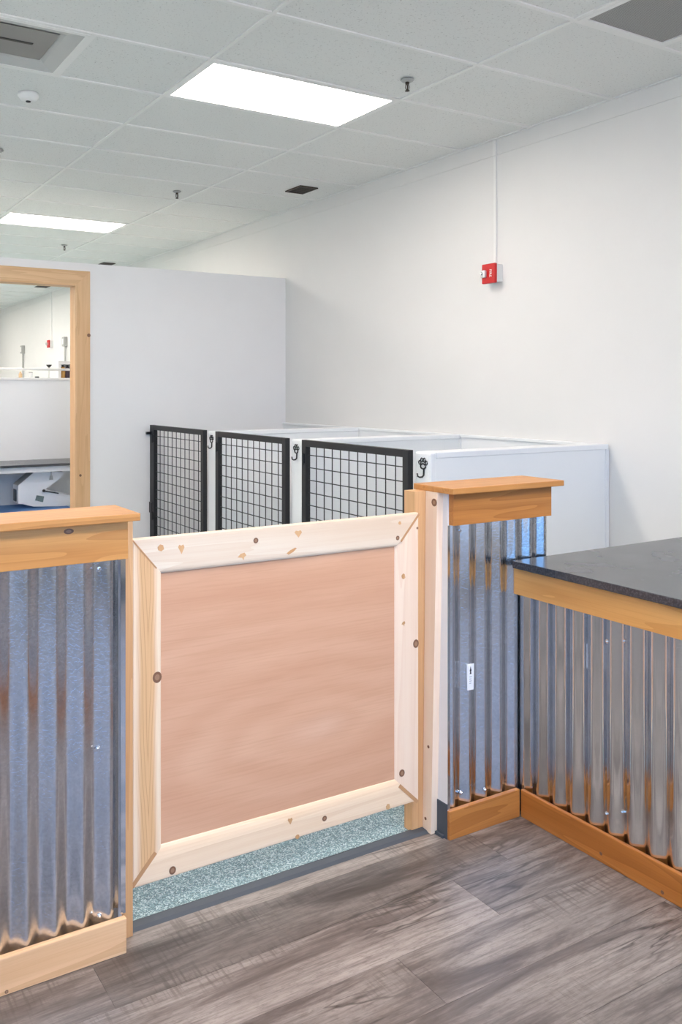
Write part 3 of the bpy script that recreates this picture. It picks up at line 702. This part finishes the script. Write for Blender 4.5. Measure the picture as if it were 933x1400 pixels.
# ------------------------------------------------------------------ fire alarms and raceways on the right wall
def text_mesh(body, size):
    cu = bpy.data.curves.new('lettering', 'FONT'); cu.body = body; cu.size = size; cu.extrude = 0.0004; cu.align_x = 'CENTER'; cu.align_y = 'CENTER'
    ob = bpy.data.objects.new('lettering', cu); COL.objects.link(ob)
    me = bpy.data.meshes.new_from_object(ob.evaluated_get(bpy.context.evaluated_depsgraph_get()))
    bpy.data.objects.remove(ob); bpy.data.curves.remove(cu); return me
FIRE = text_mesh('FIRE', 0.075*FT*1.25)
def alarm(y, lb, lb2):
    e = thing('fire_alarm', (XR-0.1, y, 6.85), lb, 'fire alarm', 'red fire alarms on the right wall')
    bxo('back_box', M['trimwhite'], e, XR-0.17, XR, y-0.19, y+0.17, 6.87, 7.25, 0.01)
    bxo('red_plate', M['red'], e, XR-0.25, XR-0.17, y-0.2, y+0.19, 6.84, 7.27, 0.02)
    l = bxo('strobe_lens', M['lens'], e, XR-0.33, XR-0.25, y+0.03, y+0.16, 6.97, 7.13, 0.02)
    obj('strobe_bulb', lathe(new_bm(), [(0.03, 0), (0.035, -0.02), (0.015, -0.04)], (XR-0.33, y+0.095, 7.05), 'x', 12), M['steel'], l)
    o = bpy.data.objects.new('lettering', FIRE); COL.objects.link(o); o.parent = e
    if not FIRE.materials: FIRE.materials.append(M['whiteprint'])
    # on a plane facing -X, reading downwards
    mt = Matrix(((0, 0, -1), (0, 1, 0), (-1, 0, 0))).transposed()
    o.matrix_local = Matrix.Translation(Vector((-0.152, -0.075, 0.205)) * FT) @ Matrix(((0, 0, -1, 0), (0, -1, 0, 0), (-1, 0, 0, 0), (0, 0, 0, 1)))
    o['label'] = 'white vertical lettering FIRE'
    r = thing('wire_raceway', (XR-0.02, y+0.02, 7.27), lb2, 'raceway', 'white wire raceways')
    bxo('channel', M['trimwhite'], r, XR-0.05, XR, y-0.035, y+0.035, 7.272, ZC-0.36, 0.006)
    bxo('elbow', M['trimwhite'], r, XR-0.07, XR-0.02, y-0.045, y+0.045, ZC-0.36, ZC-0.01, 0.006)
alarm(13.60, 'red fire alarm with clear strobe on the right wall above the kennels', 'thin white wire raceway running up from the nearer fire alarm')
alarm(47.6, 'small red fire alarm on the far wall seen through the doorway', 'thin white wire raceway seen through the doorway')

# ------------------------------------------------------------------ doorway trim in the grey wall
tr2 = thing('trim_2', ((DX0+DX1)/2, WY0, 0), 'light wood casing around the doorway in the grey wall', kind='structure')
cw, ct_ = 0.36, 0.06
def cas(name, pts, mat): obj(name, prism(new_bm(), pts, 'y', WY0-ct_, WY0-0.001), mat, tr2)
cas('casing_board', [(DX1, 0), (DX1+cw, 0), (DX1+cw, DZ+cw), (DX1, DZ)], M['casing_z'])
cas('casing_board', [(DX0, 0), (DX0-cw, 0), (DX0-cw, DZ+cw), (DX0, DZ)], M['casing_z'])
cas('casing_board', [(DX0, DZ), (DX1, DZ), (DX1+cw, DZ+cw), (DX0-cw, DZ+cw)], M['casing_x'])
bxo('jamb_board', M['casing_z'], tr2, DX1-0.05, DX1-0.001, WY0-ct_, WY1+0.03, 0, DZ); bxo('jamb_board', M['casing_z'], tr2, DX0+0.001, DX0+0.05, WY0-ct_, WY1+0.03, 0, DZ)
bxo('jamb_board', M['casing_x'], tr2, DX0+0.05, DX1-0.05, WY0-ct_, WY1+0.03, DZ-0.05, DZ-0.001)
for u, v, r in ((121.5, 458.5, 0.05), (110, 650, 0.035)):
    p = onY(u, v, WY0-ct_); obj('knot', lathe(new_bm(), [(r, 0.003), (r, -0.002), (r*0.8, -0.003)], p, 'y', 12), M['knot'], tr2)

# ------------------------------------------------------------------ room beyond the doorway
PY = 25.65
e = thing('low_partition', (8.5, PY+0.3, 0), 'white chest high partition with a ledge seen through the doorway', 'partition')
bxo('panel', M['partition'], e, 2.0, 10.2, PY, PY+0.5, 0, 4.80); bxo('ledge', M['trimwhite'], e, 2.0, 10.25, PY-0.05, PY+0.6, 4.80, 4.87, 0.01)
e = thing('ledge_rail', (8.5, PY+0.15, 4.87), 'thin white rail above the ledge seen through the doorway', 'rail')
bm = new_bm(); tube(bm, [(2.0, PY+0.12, 5.13), (10.2, PY+0.12, 5.13)], 0.04, 10); obj('rail', bm, M['trimwhite'], e, True)
for x in (2.2, 4.9, 9.6): obj('post', lathe(new_bm(), [(0.03, 4.871), (0.03, 5.11)], (x, PY+0.12, 0), 'z', 10), M['trimwhite'], e)
e = thing('grooming_counter', (7.0, 24.8, 0), 'dark topped white counter under the partition seen through the doorway', 'counter')
bxo('countertop', M['stone'], e, 2.2, 9.6, 24.0, PY-0.002, 2.33, 2.40, 0.006); bxo('apron', M['partition'], e, 2.25, 9.55, 24.15, 24.25, 2.16, 2.329)
for x in (2.3, 9.3): bxo('leg', M['partition'], e, x, x+0.15, 24.3, 24.45, 0, 2.329); bxo('leg', M['partition'], e, x, x+0.15, 25.4, 25.55, 0, 2.329)
e = thing('blue_platform', (5.0, 24.4, 0), 'low platform with a blue mat seen through the doorway', 'platform')
bxo('base', M['trimwhite'], e, 3.0, 7.6, 23.25, PY-0.01, 0, 0.98); bxo('mat', M['blue'], e, 3.0, 7.6, 23.2, PY-0.01, 0.98, 1.08, 0.01)
# white cabinet with a sloped shoulder under the counter, holding a display
FY = 24.6
pts = [onY(u, v, FY) for u, v in ((47, 645.5), (87, 645), (87, 651), (62, 669), (101, 678), (101, 697), (80, 695), (46, 692.5), (25, 688), (25, 664))]
z_ = [max(1.085, p[2]) for p in pts]
e = thing('tub_cabinet', (6.6, 24.9, 1.08), 'white angular cabinet with a dark handle slot and small display under the dark counter', 'cabinet')
pts = [(p[0], min(2.155, zz)) for p, zz in zip(pts, z_)]
obj('body', prism(new_bm(), pts, 'y', FY, FY+0.6), M['partition'], e)
a, b = pts[0], pts[-1]
obj('sloped_panel', prism(new_bm(), [(a[0]-0.012, a[1]), (a[0], a[1]), (b[0], b[1]), (b[0]-0.012, b[1])], 'y', FY+0.02, FY+0.58), M['slope'], e)
bxo('handle_slot', M['blackgloss'], e, b[0]-0.02, b[0], FY+0.2, FY+0.5, 1.28, 1.62)
q = [onY(u, v, FY) for u, v in ((50, 677), (60, 678.5), (58.5, 686.5), (48, 684))]
d_ = obj('display', prism(new_bm(), [(p[0], p[2]) for p in q], 'y', FY-0.03, FY), M['lcd'], e); d_['label'] = 'small grey green display'
q0, q1 = onY(60, 671, FY-0.05), onY(80, 674.5, FY-0.05)
bm = new_bm(); tube(bm, [q0, q1], 0.018, 8); lathe(bm, [(0.04, -0.03), (0.045, 0.02)], q0, 'y', 10); obj('lever', bm, M['black'], e)
q0 = onY(70, 647, FY-0.02); bm = new_bm(); prism(bm, [(q0[0]-0.03, 2.0), (q0[0]+0.03, 2.0), (q0[0]+0.05, 1.88), (q0[0]-0.05, 1.88)], 'y', FY-0.05, FY); box(bm, q0[0]-0.012, q0[0]+0.012, FY-0.03, FY, 2.0, 2.13); obj('clip', bm, M['greyplastic'], e)
# things on the ledge
LY, LZ = PY+0.3, 4.871
def lx(u): return onY(u, 512, LY)[0]
e = thing('beige_bottle', (lx(28), LY, LZ), 'small beige bottle on the ledge seen through the doorway', 'bottle')
obj('body', lathe(new_bm(), [(0.05, 0), (0.055, 0.02), (0.055, 0.12), (0.03, 0.15)], (lx(28), LY, LZ), seg=14), M['beige'], e, True); obj('cap', lathe(new_bm(), [(0.03, 0.15), (0.03, 0.19)], (lx(28), LY, LZ), seg=12), M['beige'], e)
e = thing('glass_jar', (lx(42), LY, LZ), 'small clear jar on the ledge beside the beige bottle', 'jar')
obj('body', lathe(new_bm(), [(0.05, 0), (0.06, 0.02), (0.06, 0.14), (0.055, 0.15)], (lx(42), LY, LZ), seg=14), M['lens'], e, True); obj('lid', lathe(new_bm(), [(0.062, 0.15), (0.062, 0.175)], (lx(42), LY, LZ), seg=14), M['greyplastic'], e)
e = thing('black_clipper', (lx(51), LY, LZ), 'small black clipper lying on the ledge', 'clipper')
bxo('body', M['blackgloss'], e, lx(51)-0.07, lx(51)+0.05, LY-0.03, LY+0.03, LZ, LZ+0.045, 0.01); bxo('blade', M['steel'], e, lx(51)+0.05, lx(51)+0.08, LY-0.025, LY+0.025, LZ+0.005, LZ+0.03)
e = thing('black_basin_tap', (lx(67), LY, LZ), 'black dish on a thin stem standing on the ledge', 'tap')
obj('stem', lathe(new_bm(), [(0.05, 0), (0.05, 0.01), (0.012, 0.015), (0.012, 0.33)], (lx(67), LY, LZ), seg=12), M['greyplastic'], e); obj('dish', lathe(new_bm(), [(0.02, 0.32), (0.06, 0.36), (0.09, 0.40), (0.085, 0.41), (0.02, 0.38)], (lx(67), LY, LZ), seg=16), M['blackgloss'], e)
xa, xb = lx(78.5), lx(99.5)
e = thing('display_box', ((xa+xb)/2, LY, LZ), 'small white open box with amber and dark bottles at the end of the ledge', 'box')
bm = new_bm(); box(bm, xa, xa+0.08, LY-0.12, LY+0.14, LZ, LZ+0.52); box(bm, xb-0.08, xb, LY-0.12, LY+0.14, LZ, LZ+0.52); box(bm, xa+0.08, xb-0.08, LY-0.12, LY+0.14, LZ+0.42, LZ+0.52); box(bm, xa+0.08, xb-0.08, LY+0.1, LY+0.14, LZ, LZ+0.42); obj('shell', bm, M['trimwhite'], e)
for k_, mt in ((0, 'amber'), (1, 'plum')):
    xc = xa + 0.08 + (xb-xa-0.16)*(0.28+0.44*k_)
    o = obj('bottle', lathe(new_bm(), [(0.07, 0), (0.075, 0.02), (0.075, 0.3), (0.04, 0.35)], (xc, LY, LZ+0.001), seg=16), M[mt], e, True); obj('cap', lathe(new_bm(), [(0.035, 0.35), (0.035, 0.4)], (xc, LY, LZ), seg=12), M['blackgloss'], o)
# outlet boxes with conduit on the right wall, far back
for y, zz, lb in ((53.75, 6.98, 'grey outlet box on conduit, left one on the wall through the doorway'), (44.9, 7.06, 'grey outlet box on conduit beside the far fire alarm')):
    e = thing('outlet_box', (XR, y, zz), lb, 'outlet box', 'outlet boxes on the far wall')
    bxo('box', M['greyplastic'], e, XR-0.2, XR, y-0.2, y+0.2, zz-0.25, zz+0.25, 0.02)
    bxo('outlet', M['trimwhite'], e, XR-0.215, XR-0.2, y-0.08, y+0.08, zz-0.15, zz+0.15, 0.005)
    obj('conduit', lathe(new_bm(), [(0.045, 0.0), (0.045, zz-0.25)], (XR-0.08, y, 0), 'z', 10), M['greyplastic'], e)
